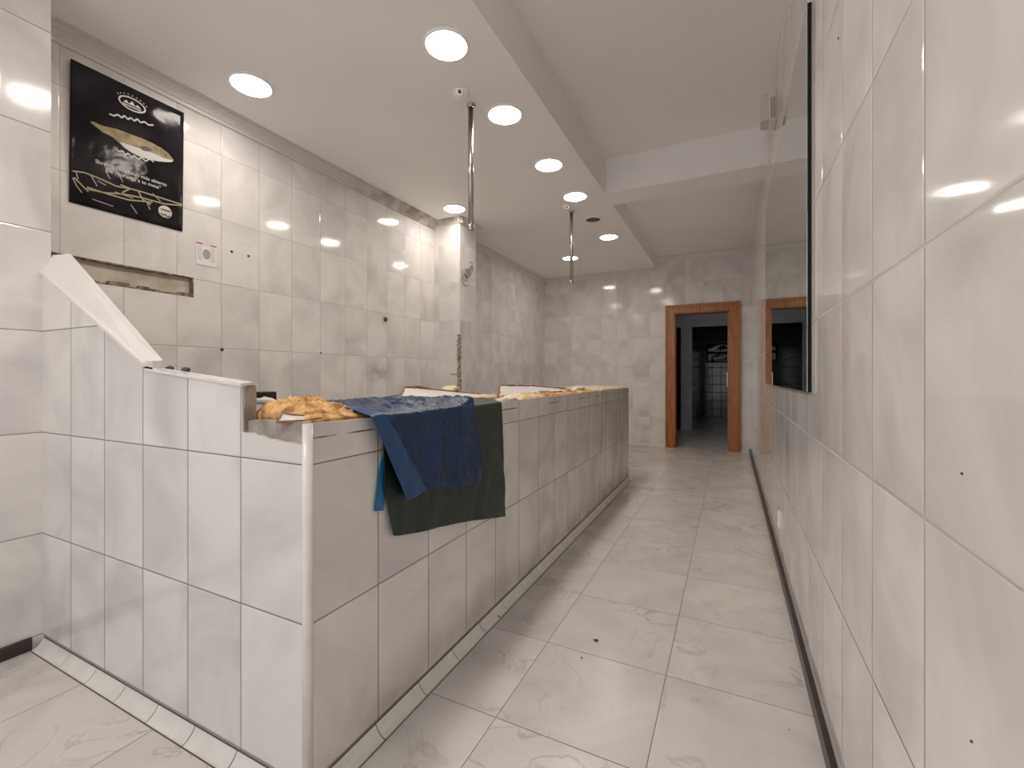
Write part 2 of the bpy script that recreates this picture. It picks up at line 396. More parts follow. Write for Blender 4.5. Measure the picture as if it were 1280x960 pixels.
# back corridor seen through the doorway
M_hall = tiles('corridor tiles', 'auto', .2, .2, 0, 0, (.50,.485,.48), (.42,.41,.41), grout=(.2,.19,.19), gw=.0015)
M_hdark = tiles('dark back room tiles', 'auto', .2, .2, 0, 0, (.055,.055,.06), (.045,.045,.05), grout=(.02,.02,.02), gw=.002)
YP = 8.79
pl = on_y(851, 500, YP).x/H; pr = on_y(865, 500, YP).x/H; pz = on_y(880, 408, YP).z/H
m = MB(); hb(m, pl, pr, YP, YP+.12, 0, pz); hb(m, -2.2, .8, YP, YP+.12, pz, 2.4); hb(m, -2.2, -1.45, YP, YP+.12, 0, pz)
hb(m, .35, .8, YP, YP+.12, 0, pz)
struct(m.build('wall_corridor', M_hall))
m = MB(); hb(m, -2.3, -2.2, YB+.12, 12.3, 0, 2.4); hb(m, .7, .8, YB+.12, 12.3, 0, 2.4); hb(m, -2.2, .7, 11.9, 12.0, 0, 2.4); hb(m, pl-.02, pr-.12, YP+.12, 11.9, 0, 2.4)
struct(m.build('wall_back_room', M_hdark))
struct(hb(MB(), -2.3, .8, YB+.12, 12.3, 2.4, 2.5).build('ceiling_corridor', M_ceil))
# crumpled black film on the far wall
m = MB(); a = on_y(883, 430, 11.88); b = on_y(914, 453, 11.88); n = 14
g = [[m.bm.verts.new((a.x+(b.x-a.x)*i/n, 11.88*H-.012-.03*abs(noise.noise(Vector((i*.6, j*.8, 3)))), a.z+(b.z-a.z)*j/n)) for j in range(n+1)] for i in range(n+1)]
for i in range(n):
    for j in range(n): m.bm.faces.new((g[i][j], g[i+1][j], g[i+1][j+1], g[i][j+1]))
o = m.build('black_film', plain('shiny black film', (.02,.02,.024), .12), smooth=True)
md = o.modifiers.new('thickness', 'SOLIDIFY'); md.thickness = .003
tag(center(o), 'crumpled shiny black film on the dark far wall beyond the doorway', 'plastic sheet')

# ------------------------------------------------------------ the counter
ct = thing('service_counter', 'long white marble-tiled shop counter with a bare broken top and sloping tiled end', 'counter', P(-1.2, 2.0, 0))
def fy(u, v, y=FY): return on_y(u, v, y)
ragged = [(303,540),(309,542),(313,541),(318,543.5),(325,544.5),(332,548),(340,549),(350,551.5),(360,553),(371,555.5),(381,557.5)]
top = [(53,341),(182,458),(302,480)]
xw = XP*H
poly = [Vector((xw, FY*H, 0))] + [fy(*p) for p in top] + [fy(*p) for p in ragged] + [Vector((FX*H, FY*H, fy(382,557.5).z)), Vector((FX*H, FY*H, 0))]
poly[1].x = xw
MB().prism(poly, (0, .012*H, 0)).build('tiled_front', M_counter_front, ct)
# masonry behind the front tiles
core = [Vector((xw, 0, 0))] + [fy(*p) - Vector((0, FY*H, .004)) for p in top] 
core[1].x = xw
xs = fy(302, 480).x
core += [Vector((xs, 0, .880*H))]
x = xs
random.seed(5)
while x < (FX-.03)*H:
    x += .02; core.append(Vector((min(x, (FX-.014)*H), 0, (.886 + random.uniform(-.004, .004))*H)))
core += [Vector(((FX-.014)*H, 0, 0))]
m = MB().prism([c + Vector((0, (FY+.012)*H, 0)) for c in core], (0, .026*H, 0))
m.build('masonry_core', M_conc, ct)
# long side
ty = [FY]; random.seed(9)
edge = []
y = FY+.012
while y < YE:
    edge.append((y, .889 + random.uniform(-.0035, .002))); y += random.uniform(.05, .16)
edge.append((YE, .889))
poly = [P(FX, FY+.012, 0)] + [P(FX, a, b) for a, b in edge] + [P(FX, YE, 0)]
MB().prism(poly, (-.013*H, 0, 0)).build('tiled_side', M_counter_side, ct)
hb(MB(), -1.50, FX-.013, YE-.02, YE, 0, .885).build('tiled_end', M_counter_side, ct)
hb(MB(), -1.50, FX-.014, FY+.04, YE-.02, 0, .880).build('masonry_fill', M_conc, ct)
# rounded corner bead
MB().tube([P(FX-.006, FY+.006, .0), P(FX-.006, FY+.006, .888)], .012*H, 16).build('corner_bead', M_cov, ct)
# sloping cap, wider towards the wall
FL, FU = fy(182, 456), fy(55, 341)
FU.x = xw
def cap(A, B, C_, D, th, name, mat):
    m = MB(); q = [A, B, C_, D]
    m.prism(q, (0, 0, -th)); return m.build(name, mat, ct)
A = FL + Vector((0, -.004, .004)); B = FU + Vector((0, -.004, .006))
Cc = on_y(88, 317, FY+.052); D = on_y(203, 449.5, FY+.030)
B2 = Vector((xw, (FY+.030)*H, fy(62,317).z + .01))
m = MB(); m.prism([A, B, B2, Cc, D], (0, 0, -.010)); m.build('sloped_cap', M_cap, ct)
m = MB(); m.prism([A + Vector((0, -.002, .001)), B + Vector((0, -.002, .001)), B + Vector((0, .010, .006)), A + Vector((0, .010, .004))], (0, 0, -.012)); m.build('edge_strip', M_cov, ct)
# end piece and level cap
m = MB(); a = fy(180, 456); m.box(a.x, a.x+.05, FY*H, (FY+.030)*H, a.z-.02, a.z+.012); m.build('cap_end', M_slab, ct)
a, b = fy(182, 461), fy(303, 480.5)
m = MB(); m.prism([a+Vector((0,-.004,.002)), b+Vector((0,-.004,.002)), b+Vector((0,.030*H,.006)), a+Vector((0,.030*H,.006))], (0, 0, -.008)); m.build('level_cap', M_cov, ct)
b = fy(302.5, 481); c = fy(302.5, 540)
m = MB(); m.box(b.x-.001, b.x+.006, FY*H+.004, (FY+.035)*H, c.z-.01, b.z-.005); m.build('broken_edge', M_conc, ct)
# coved skirting tiles
def cove_curve(r, off=0):
    o = []
    for i in range(1, 10):
        a = i*math.pi/20; k = i/10
        p, z = r - r*math.cos(a), r - r*math.sin(a)
        o.append((p*.55 + r*k*.45 - off, z*.55 + r*(1-k)*.45 - off))
    return o
def cove(axis, s0, s1, k):
    r = .034*H; pr = [(0, 0), (0, r)] + cove_curve(r) + [(r, 0.002), (r, 0)]
    m = MB()
    if axis == 'x': m.prism([Vector((s0*H, FY*H - p, z)) for p, z in pr], ((s1-s0)*H, 0, 0))
    else: m.prism([Vector((FX*H + p, s0*H, z)) for p, z in pr], (0, (s1-s0)*H, 0))
    return m.build('skirting_tile', M_cov, ct)
gap = .0018
xsq = [-2.255, -2.07, -1.885, -1.70, -1.515, -1.33, -1.145, -.96]
edges = [XP+.014] + xsq[1:] + [FX+.03]
for k, (a, b) in enumerate(zip(edges, edges[1:])): cove('x', a+gap, b-gap, k)
ys = [FY-.028] + [.95 + .190*i for i in range(0, 18)] + [YE]
for k, (a, b) in enumerate(zip(ys, ys[1:])): cove('y', a+gap, b-gap, k)
# dark joint bed under the skirting tiles
m = MB(); r = .034*H
jp = [(0, 0), (0, r+.0045), (.0012, r+.0045), (.0012, r-.001)] + cove_curve(r, .0018) + [(r-.001, .001), (r+.0035, .001), (r+.0035, 0)]
m.prism([Vector(((XP+.014)*H, FY*H - p, z)) for p, z in jp], ((FX-XP+.014)*H, 0, 0))
m.prism([Vector((FX*H + p, (FY-.028)*H, z)) for p, z in jp], (0, (YE-FY+.028)*H, 0))
m.build('joint_mortar', plain('dark joint mortar', (.13,.11,.10), .9), ct)

# ------------------------------------------------------------ rubble on the counter
def foam_field(x0, x1, y0, y1, z0, hgt, seed, step, name, mat, label, cat, rough=1.0):
    nx = max(8, int((x1-x0)/step)); ny = max(8, int((y1-y0)/step)); m = MB(); g = []
    for i in range(nx+1):
        row = []
        for j in range(ny+1):
            x = x0+(x1-x0)*i/nx; y = y0+(y1-y0)*j/ny
            ed = min(x-x0+(.02 if step < .0055 else 0), x1-x, y-y0, y1-y); w = min(1, max(0, ed)/.022)
            p = Vector((x*14, y*14, seed))
            cr = abs(noise.noise(p*2.4)) + .9*abs(noise.noise(p*5.3)) + .25*noise.noise(p*11)
            z = hgt(x, y)*(.45+.55*w) + rough*w*(.012*noise.noise(p) - .020*cr + .010)
            jx = .25*step*noise.noise(p*9 + Vector((3,1,2))); jy = .25*step*noise.noise(p*9 + Vector((8,4,6)))
            row.append(m.bm.verts.new(((x+jx*(w > .5))*H, (y+jy*(w > .5))*H, (z0 + max(.002, z))*H)))
        g.append(row)
    for i in range(nx):
        for j in range(ny): m.bm.faces.new((g[i][j], g[i+1][j], g[i+1][j+1], g[i][j+1]))
    rim = [g[i][0] for i in range(nx+1)] + [g[nx][j] for j in range(1, ny+1)] + [g[i][ny] for i in range(nx-1, -1, -1)] + [g[0][j] for j in range(ny-1, 0, -1)]
    low = [m.bm.verts.new((v.co.x, v.co.y, z0*H)) for v in rim]
    for k in range(len(rim)):
        q = (k+1) % len(rim); m.bm.faces.new((rim[k], rim[q], low[q], low[k]))
    m.bm.faces.new(low)
    o = m.build(name, mat, smooth=True)
    return tag(center(o), label, cat)
ZF = .8805
foam_field(-1.128, -.918, FY+.0395, .955, ZF, lambda x, y: .026+.022*min(1, max(0, (-x-.95)/.10)), 1, .005, 'insulation_foam', M_foam,
           'lumpy orange-yellow foam on the near counter corner beside the stepped end', 'foam')
foam_field(-1.16, -.915, .99, 1.20, ZF, lambda x, y: .012, 4, .006, 'insulation_foam', M_foam2,
           'pale cream foam on the counter beneath the left tip of the blue bag', 'foam', .8)
foam_field(-1.04, -.902, 1.95, 2.29, ZF, lambda x, y: .018, 8, .006, 'insulation_foam', M_foam2,
           'loose orange foam just past the green bag on the counter edge', 'foam', .8)
foam_field(-1.00, -.902, 2.30, 3.30, ZF, lambda x, y: .013, 12, .009, 'insulation_foam', M_foam,
           'long strip of yellow foam in front of the brown-edged slab', 'foam', .8)
foam_field(-1.10, -.902, 3.45, 4.28, ZF, lambda x, y: .018, 15, .009, 'plaster_rubble', M_rub,
           'heap of cream plaster rubble at the far end of the counter', 'rubble', .9)
# bags rest on a bed of broken board
foam_field(-1.15, -.915, 1.21, 1.93, ZF, lambda x, y: .008, 17, .012, 'plaster_rubble', M_rub,
           'pale broken filling of the counter beneath the blue and green bags', 'rubble', .3)

def slab(pts, th, name, label, cat='slab', edge_m=M_brown):
    q = [on_x(u, v, X) for u, v, X in pts]
    t_ = thing(name, label, cat, Vector((sum(p.x for p in q)/len(q), sum(p.y for p in q)/len(q), min(p.z for p in q)-th)))
    MB().prism([p for p in q], (0, 0, -th*.55)).build('panel', M_slab, t_)
    m = MB(); c = sum(q, Vector())/len(q); random.seed(len(label))
    # broken backing, jutting a little past the panel
    r = []
    for i, p in enumerate(q):
        nx = q[(i+1) % len(q)]
        for k in range(8):
            s = p.lerp(nx, k/8); r.append(c + (s-c)*(1.0 + random.uniform(.0, .03)) - Vector((0, 0, th*.5)))
    m.prism(r, (0, 0, -th*.5)); m.build('broken_backing', edge_m, t_)
    if edge_m is M_conc: return t_
    m = MB(); loop = []
    for i, p in enumerate(q):
        nx = q[(i+1) % len(q)]; k_ = max(2, int((nx-p).length/.03))
        for k in range(k_): loop.append(p.lerp(nx, k/k_) + Vector((random.uniform(-.004,.004), random.uniform(-.004,.004), random.uniform(-.002,.004))))
    loop.append(loop[0]); m.tube(loop, [.45*th*random.uniform(.5, 1.3) for _ in loop], 6); m.build('mortar_rim', edge_m, t_)
    return t_
slab([(496,500,-1.10),(602,500.5,-1.06),(600,493,-1.24),(553,488.5,-1.30),(528,485,-1.34),(506,484.5,-1.36)], .016, 'broken_slab',
     'white broken slab lying behind the blue bag on the counter')
slab([(623,497,-1.04),(640,494.5,-1.03),(716,488.5,-1.03),(716,487,-1.13),(665,482.5,-1.22),(624,482,-1.24)], .016, 'broken_slab',
     'wedge-shaped white slab with brown broken edges past the green bag')
slab([(694,486.5,-1.16),(735,487,-1.08),(774,486,-1.06),(762,482.5,-1.20),(722,481,-1.24)], .014, 'broken_slab',
     'pale thin slab under the rubble at the far counter end', edge_m=M_rub)
slab([(303,499.5,-1.40),(346,500.5,-1.22),(340,497.5,-1.26),(303,490,-1.46)], .012, 'broken_slab',
     'white slab sliver behind the orange foam by the stepped end', edge_m=M_conc)
# loose bits
def bit(c, r, seed, name, mat, label, cat, group=None, amp=.35):
    o = MB().lump(c, r, seed, 3, amp).build(name, mat); return tag(center(o), label, cat, group)
bit(on_x(564, 488, -1.36), (.05,.06,.028), 2, 'foam_scrap', plain('cream yellow foam', (.80,.74,.48), .9, var=.2, scale=20), 'cream-yellow scrap standing on the white slab below the column edge', 'foam')
bit(on_x(637, 499, -.93), (.03,.07,.016), 3, 'plaster_lump', plain('white plaster', (.78,.74,.66), .95, bump=.004, scale=20), 'white plaster lump on the counter edge right beside the green bag', 'rubble')
bit(on_x(722, 487, -.99), (.05,.10,.022), 5, 'plaster_lump', M_rub, 'cream rounded lump between the wedge slab and the far rubble', 'rubble')
bit(on_x(604, 497.5, -1.03), (.05,.10,.016), 6, 'foam_scrap', M_foam2, 'orange foam crumbs behind the right edge of the green bag', 'foam')
slab([(345,526,-.985),(353,517,-1.0),(402,522.5,-.925),(386,527,-.917)], .006, 'broken_tile',
     'small broken tile flake lying on the near counter corner before the foam', edge_m=M_brown)
o = MB(); a = on_x(327, 494, -1.34); o.box(a.x-.03, a.x+.03, a.y-.02, a.y+.035, a.z-.03, a.z+.012, bev=.004)
tag(center(o.build('plastic_block', M_black)), 'small black plastic block on the white sliver by the stepped end', 'plastic block')
for i, (u, v) in enumerate(((212, 461.5), (232, 463.5))):
    p = on_y(u, v, FY+.045); o = MB().lump(p, (.016,.012,.012), 20+i, 2, .4).build('mortar_crumb', M_dark)
    tag(center(o), ['dark crumb behind the cap right below the slope', 'dark crumb midway behind the level counter cap'][i], 'rubble')

# ------------------------------------------------------------ the bags
def poly_at(pts, s):
    f = s*(len(pts)-1); i = min(int(f), len(pts)-2); return pts[i].lerp(pts[i+1], f-i)
def smooth_poly(pts, n):
    q = pts
    for _ in range(2):
        r = [q[0]]
        for a, b in zip(q, q[1:]): r += [a.lerp(b, .25), a.lerp(b, .75)]
        q = r + [q[-1]]
    return [poly_at(q, k/n) for k in range(n+1)]
def drape(name, parent, mat, rear, zr, edge, xe, bottom, xb, seed, n=84, nt_=30, nb=60, amp=.010, top_amp=.012, thick=.0018, mid=None, km=.55):
    R = smooth_poly([on_z(u, v, zr) for u, v in rear], n); E = smooth_poly([on_x(u, v, xe) for u, v in edge], n); Bt = smooth_poly([on_x(u, v, xb) for u, v in bottom], n)
    Md = smooth_poly([on_x(u, v, (xe+xb)/2) for u, v in mid], n) if mid else [E[i].lerp(Bt[i], km) for i in range(n+1)]
    m = MB(); g = []
    for i in range(n+1):
        col = []
        for j in range(nt_+nb+1):
            s = i/n
            if j <= nt_:
                k = j/nt_; p = R[i].lerp(E[i], k); w = min(1, (1-k)*3)
                q = Vector((p.x*9, p.y*14, seed))
                p = p + Vector((0, 0, top_amp*(.8*abs(noise.noise(q)) + .6*abs(noise.noise(q*2.3)) + .45*abs(noise.noise(q*5)))*w))
            else:
                k = (j-nt_)/nb; p = E[i].lerp(Md[i], k/km) if k < km else Md[i].lerp(Bt[i], (k-km)/(1-km)); w = min(1, k*5)
                q = Vector((p.y*11 + .8*k, p.z*3.0, seed+3))
                d = amp*(.55 + noise.noise(q) + .5*noise.noise(q*2.3) + .35*noise.noise(Vector((p.y*30 + p.z*14, p.z*9 - p.y*8, seed))))*w
                p = p + Vector((max(d, -.001), 0, 0))
            col.append(m.bm.verts.new(p))
        g.append(col)
    # round the shoulder
    for _ in range(2):
        for col in g:
            c0 = [v.co.copy() for v in col]
            for j in range(nt_-1, nt_+2): col[j].co = (c0[j-1]+c0[j]*2+c0[j+1])/4
    for i in range(n):
        for j in range(nt_+nb): m.bm.faces.new((g[i][j], g[i+1][j], g[i+1][j+1], g[i][j+1]))
    o = m.build(name, mat, parent, smooth=True)
    md = o.modifiers.new('thickness', 'SOLIDIFY'); md.thickness = thick; md.offset = 0
    return o
gb = thing('plastic_bag', 'dark green plastic bag hanging over the counter edge beneath the blue one', 'bag', P(FX, 1.5, .89))
drape('film', gb, M_green, [(500,500),(545,497.5),(575,497),(608,498)], .903, [(477,521),(520,516),(575,509),(627,502.5)], FX+.010,
      [(490,669),(493,669.5),(520,666),(565,655),(600,649),(631,645.5)], FX+.012, 2, mid=[(479,612),(500,612),(560,600),(629,585)], amp=.007, top_amp=.006)
bb = thing('plastic_bag', 'crumpled blue plastic bag draped over the counter edge on the green one', 'bag', P(FX, 1.35, .9))
drape('film', bb, M_blue, [(408,504),(440,500),(480,498),(530,497),(565,497),(591,498)], .917, [(466,520),(485,518),(520,514.5),(560,510),(593,506.5)], FX+.026,
      [(512,624),(528,613),(540,608.5),(575,608),(602,607)], FX+.034, 9, amp=.013, top_amp=.017)
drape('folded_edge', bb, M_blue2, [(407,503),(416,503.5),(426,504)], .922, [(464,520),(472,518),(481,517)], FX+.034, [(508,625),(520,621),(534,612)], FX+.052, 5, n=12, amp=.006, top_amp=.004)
m = MB(); pts = [(481,558),(484,580),(482,610),(478.5,638),(467.5,639),(471,612),(474.5,584)]
m.face([on_x(u, v, FX+.007) for u, v in pts]); o = m.build('handle_strip', M_cyan, bb)
md = o.modifiers.new('thickness', 'SOLIDIFY'); md.thickness = .003

# ------------------------------------------------------------ ceiling fittings
LP = [(314,106,'lit round downlight nearest the poster wall, foremost of the left row'), (558,56,'largest lit round downlight, foremost of the row along the ceiling drop'),
      (631,143,'lit round downlight just right of the near hanging steel tube'), (686,206,'lit round downlight third along the ceiling drop, between the two hanging tubes'),
      (719,245.5,'lit round downlight directly above the far hanging steel tube'), (761,296,'lit round downlight farthest along the ceiling drop, beyond the dark one'),
      (568,260.5,'lit round downlight by the head of the tiled column'), (713,322.5,'lit round downlight behind the lower half of the far hanging tube')]
dl = None
for u, v, lab in LP:
    p = on_z(u, v, ZC)
    if dl is None:
        dl = thing('downlight', lab, 'ceiling light', p, 'round ceiling downlights')
        r = .106*H
        MB().lathe(p, [(r,0),(r,-.004),(r*.97,-.008),(r*.90,-.009),(r*.87,-.003),(r*.87,0)], 48).build('bezel', M_white, dl)
        MB().lathe(p, [(r*.87,-.002),(r*.87,-.0035),(r*.5,-.005),(0,-.0055)], 48).build('diffuser', M_lamp, dl)
    else: dup(dl, p, lab)
for x, y in ((-1.18, 1.05), (-1.18, .40), (-1.18, -.25), (-1.18, -.9), (-2.05, -.4)):       # added unseen lamps for more light, carrying the rows on over the entrance
    dup(dl, P(x, y, ZC), 'added lit round downlight over the entrance, out of view')
p = on_z(741.5, 273, ZC)
t_ = thing('ceiling_speaker', 'unlit round ceiling fitting with a brown face near the far hanging tube', 'ceiling fitting', p)
r = .092*H
MB().lathe(p, [(r,0),(r*.99,-.004),(r*.84,-.018),(r*.76,-.018),(r*.74,-.014),(r*.74,0)], 40).build('bezel', M_white, t_)
MB().lathe(p, [(r*.74,-.012),(r*.73,-.0135),(0,-.014)], 40).build('grille', M_vent, t_)

def rod(u, v0, v1, lab, R):
    a = on_z(u, v0, ZC); r = ray(u, v0); tt = (ZC-1)/r.z; zb = 1 + tt*(-(v1-V0))
    b = Vector((a.x, a.y, zb*H))
    t_ = thing('hanging_tube', lab, 'steel tube', a, 'steel tubes hanging from the ceiling')
    MB().tube([a, b + Vector((0,0,.03))], R, 24).build('tube', M_chrome, t_)
    MB().lathe(a, [(R*1.6,0),(R*1.6,-.008),(R*1.1,-.012),(R*1.0,-.02)], 24).build('ceiling_flange', M_chrome, t_)
    m = MB(); m.lathe(b, [(0,.002),(R*.75,.002),(R*.75,0),(R*1.08,0),(R*1.1,.004),(R*1.1,.032),(R,.036)], 24)
    e = m.build('end_socket', M_chrome, t_)
    MB().lathe(b + Vector((R*.2,-R*1.02,.018)), [(0,.003),(.004,.003),(.004,-.003),(0,-.003)], 10).build('screw', M_black, t_)
    return t_
rod(588.5, 131, 288, 'near polished steel tube hanging from the ceiling by the column', .0165)
rod(714.3, 264, 355, 'far polished steel tube hanging from the ceiling by the dark fitting', .0165)
for u, v, s, lab in ((576, 116, 1.35, 'small white ceiling hook plate just ahead of the near hanging tube'), (708, 258, 1.1, 'small white ceiling hook plate just ahead of the far hanging tube')):
    p = on_z(u, v, ZC); t_ = thing('ceiling_bracket', lab, 'ceiling bracket', p, 'white ceiling brackets beside the tubes')
    MB().lathe(p, [(.034*s,0),(.034*s,-.006),(.026*s,-.020),(.015*s,-.026),(0,-.027)], 28).build('dome', M_white, t_)
    MB().tube([p + Vector((.010,-.022,-.016))*s, p + Vector((.020,-.040,-.024))*s], [.011*s, .012*s], 14).build('nozzle', M_white, t_)
    MB().tube([p + Vector((.0195,-.039,-.0235))*s, p + Vector((.0208,-.0416,-.0247))*s], .008*s, 14).build('opening', M_black, t_)

# ------------------------------------------------------------ poster
XPo = XL + .003
def px(u, v, d=0): return on_x(u, v, XPo) + Vector((d, 0, 0))
y0 = px(86, 100).y; y1 = px(228, 200).y; zt = (px(86,73).z + px(228,143).z)/2; zb = (px(87,252).z + px(228,290).z)/2
po = thing('poster', 'black glossy fish advertising poster high on the left tiled wall', 'poster', Vector((XPo*H, (y0+y1)/2, zb)))
def poster_mat():
    m, t, b = nt('glossy black poster print')
    g = N(t, 'ShaderNodeNewGeometry'); n = N(t, 'ShaderNodeTexNoise'); n.inputs['Scale'].default_value = 5; n.inputs['Detail'].default_value = 4
    L(t, g.outputs['Position'], n.inputs['Vector'])
    L(t, mixc(t, ramp(t, n.outputs[0], .4, .75), (.012,.010,.011), (.035,.032,.036)), b.inputs['Base Color'])
    b.inputs['Roughness'].default_value = .10; b.inputs['Specular IOR Level'].default_value = .12
    n2 = N(t, 'ShaderNodeTexNoise'); n2.inputs['Scale'].default_value = 11; n2.inputs['Detail'].default_value = 2; L(t, g.outputs['Position'], n2.inputs['Vector'])
    bp = N(t, 'ShaderNodeBump'); bp.inputs['Distance'].default_value = .0018; L(t, n2.outputs[0], bp.inputs['Height']); L(t, bp.outputs[0], b.inputs['Normal'])
    return m
m = MB(); n = 24
g = [[m.bm.verts.new((XPo*H + .0012*noise.noise(Vector((i*.25, j*.25, 1))), y0+(y1-y0)*i/n, zb+(zt-zb)*j/n)) for j in range(n+1)] for i in range(n+1)]
for i in range(n):
    for j in range(n): m.bm.faces.new((g[i][j], g[i+1][j], g[i+1][j+1], g[i][j+1]))
o = m.build('sheet', poster_mat(), po, smooth=True)
md = o.modifiers.new('thickness', 'SOLIDIFY'); md.thickness = .0012; md.offset = -1
M_ink = plain('pale print', (.62,.60,.56), .4); M_ink2 = plain('grey print', (.36,.34,.32), .4); M_straw = plain('straw print', (.42,.36,.23), .4)
def fishmat():
    m, t, b = nt('printed cod'); g = N(t, 'ShaderNodeNewGeometry')
    n = N(t, 'ShaderNodeTexNoise'); n.inputs['Scale'].default_value = 22; n.inputs['Detail'].default_value = 2; L(t, g.outputs['Position'], n.inputs['Vector'])
    L(t, mixc(t, ramp(t, n.outputs[0], .3, .7), (.17,.12,.055), (.36,.28,.15)), b.inputs['Base Color']); b.inputs['Roughness'].default_value = .35
    return m
D = .003
def flat(pts, name, mat, d=D, parent=po, th=.0006):
    m = MB(); m.prism([px(u, v, d) for u, v in pts], (-th, 0, 0)); return m.build(name, mat, parent)
fish = flat([(111,152.5),(116,153),(124,157),(133,159.5),(141,161),(150,164),(163,169),(176,173.5),(190,180),(200,185.5),(208,191.5),(213,197),(216,201),(213,203),(206,203),(196,202),(184,199.5),(173,196),(163,191),(154,185),(147,179),(140,172.5),(134,169),(127,166),(120,160),(114,156)], 'fish_print', fishmat())
flat([(148,178),(158,181),(170,185),(182,189),(192,193),(203,198),(215,201.5),(213,203),(206,203),(196,202),(184,199.5),(173,196),(163,191),(154,185)], 'pale_belly', M_ink, D+.0006, fish)
flat([(173,184),(179,183),(187,186),(189,189),(182,190),(176,188)], 'fin', plain('brown fin print', (.09,.06,.03), .4), D+.0012, fish)
flat([(204,193.3),(206,193.2),(207,194.8),(205.2,195.3)], 'eye', M_black, D+.0012, fish)
def strokes(list_, w, name, mat, d=D, parent=po):
    if len(list_) > 1:
        for one in list_: strokes([one], w, name, mat, d, parent)
        return
    m = MB()
    for pts in list_:
        q = [px(u, v, d) for u, v in pts]
        for a, b in zip(q, q[1:]):
            t_ = (b-a).normalized(); nn = Vector((0, -t_.z, t_.y))*w/2
            m.prism([a-nn, b-nn, b+nn, a+nn], (-.0006, 0, 0))
    return m.build(name, mat, parent)
# round emblem at the head of the poster
ec = px(163.5, 131.5, D); ey, ez = .060, .034
def ring(c, ry, rz, w, name, mat, parent=po, n=40, y_=1.0):
    m = MB(); a = [m.bm.verts.new(c + Vector((0, ry*math.cos(k*2*math.pi/n), rz*math.sin(k*2*math.pi/n)))) for k in range(n)]
    b = [m.bm.verts.new(c + Vector((0, (ry-w)*math.cos(k*2*math.pi/n), (rz-w)*math.sin(k*2*math.pi/n)))) for k in range(n)]
    for k in range(n): m.bm.faces.new((a[k], a[(k+1) % n], b[(k+1) % n], b[k]))
    return m.build(name, mat, parent)
em = ring(ec, ey, ez, .007, 'emblem', M_ink)
m = MB()
for (a, b, h_) in ((-.040, -.012, .016), (-.016, .014, .022), (.008, .040, .014)):
    m.prism([ec + Vector((0, a, -.006)), ec + Vector((0, b, -.006)), ec + Vector((0, (a+b)/2, -.006+h_))], (-.0006, 0, 0))
m.prism([ec + Vector((0, -.042, -.012)), ec + Vector((0, .042, -.012)), ec + Vector((0, .036, -.018)), ec + Vector((0, -.036, -.018))], (-.0006, 0, 0))
m.build('emblem_peaks', M_ink, em)
m = MB()
for k in range(9):
    a = math.radians(150 - k*15); c = ec + Vector((0, (ey+.011)*math.cos(a), (ez+.010)*math.sin(a)))
    m.prism([c + Vector((0, -.003, -.003)), c + Vector((0, .003, -.003)), c + Vector((0, .003, .004)), c + Vector((0, -.003, .004))], (-.0006, 0, 0))
m.build('emblem_dots', M_ink2, em)
strokes([[(135,143),(140,145.5),(146,144),(150,148),(154,145.5),(158,150),(162,148),(166,152),(170,149.5),(174,154),(179,153),(184,157),(190,157)]], .007, 'script_flourish', M_ink)
strokes([[(143,187),(148,190),(152,189),(155,194),(159,192),(163,197),(167,195),(171,200),(176,197),(181,202),(186,199),(191,203)]], .006, 'script_flourish', M_ink)
strokes([[(90,214),(105,216),(125,224),(145,233),(162,236),(180,241),(205,249),(227,256)], [(92,222),(106,236),(130,241),(155,243),(175,247),(205,255),(226,257)],
         [(108,234),(135,243),(160,250),(190,253)], [(150,231),(162,236),(152,241)], [(172,239),(178,250),(188,256)]], .0065, 'drying_rack_print', M_straw)
strokes([[(90,222),(95,232),(102,241)], [(94,214),(97,224)], [(112,218),(121,233)], [(131,214),(137,224)], [(145,214),(153,228)], [(121,226),(132,232)], [(163,256),(171,267)], [(182,251),(187,262)], [(115,249),(141,258)], [(98,228),(110,240)], [(143,240),(166,248)], [(190,242),(200,252)]], .0045, 'drying_rack_print', M_ink2)
def text(s, loc, size, name, mat, parent, align='LEFT', spacing=1.0, bold=0):
    cu = bpy.data.curves.new(name, 'FONT'); cu.body = s; cu.size = size; cu.align_x = align; cu.space_character = spacing; cu.extrude = .0003; cu.offset = bold
    o = bpy.data.objects.new(name, cu); C.objects.link(o)
    dg = bpy.context.evaluated_depsgraph_get(); dg.update()
    me = bpy.data.meshes.new_from_object(o.evaluated_get(dg)); bpy.data.objects.remove(o)
    me.materials.clear(); me.materials.append(mat)
    q = bpy.data.objects.new(name, me); C.objects.link(q); q.parent = parent
    q.rotation_euler = (math.pi/2, 0, math.pi/2); q.location = loc - origin_of(parent)
    return q
p1 = px(118, 203.5, D); p1b = px(207, 230, D)
t1 = text('Skrei\u00ae. El bacalao m\u00e1s abierto', p1, .036, 'lettering', M_ink, po, bold=.0004)
t1.scale = ((p1b.y-p1.y)/max(t1.dimensions.x, .01),)*2 + (1,)
p2 = px(131, 214.5, D); p2b = px(200, 236, D)
t2 = text('De Noruega a tu mesa\u201d', p2, .036, 'lettering', M_ink, po, bold=.0004)
t2.scale = ((p2b.y-p2.y)/max(t2.dimensions.x, .01),)*2 + (1,)
bc = px(206, 265, D)
m = MB(); m.prism([bc + Vector((0, .033*math.cos(k*math.pi/18), .033*math.sin(k*math.pi/18))) for k in range(36)], (-.0006, 0, 0))
bd = m.build('round_badge', M_ink, po)
text('NORGE', bc + Vector((.0008, -.023, .004)), .014, 'badge_lettering', M_black, bd, bold=.0004)
strokes([[(200.5,266),(203,269),(206,268),(209,271.5),(212,270)], [(202,271),(205,272.5),(208,272.5)]], .006, 'badge_mark', M_black, D+.0008, bd)

po.rotation_euler = (0, .022, 0)

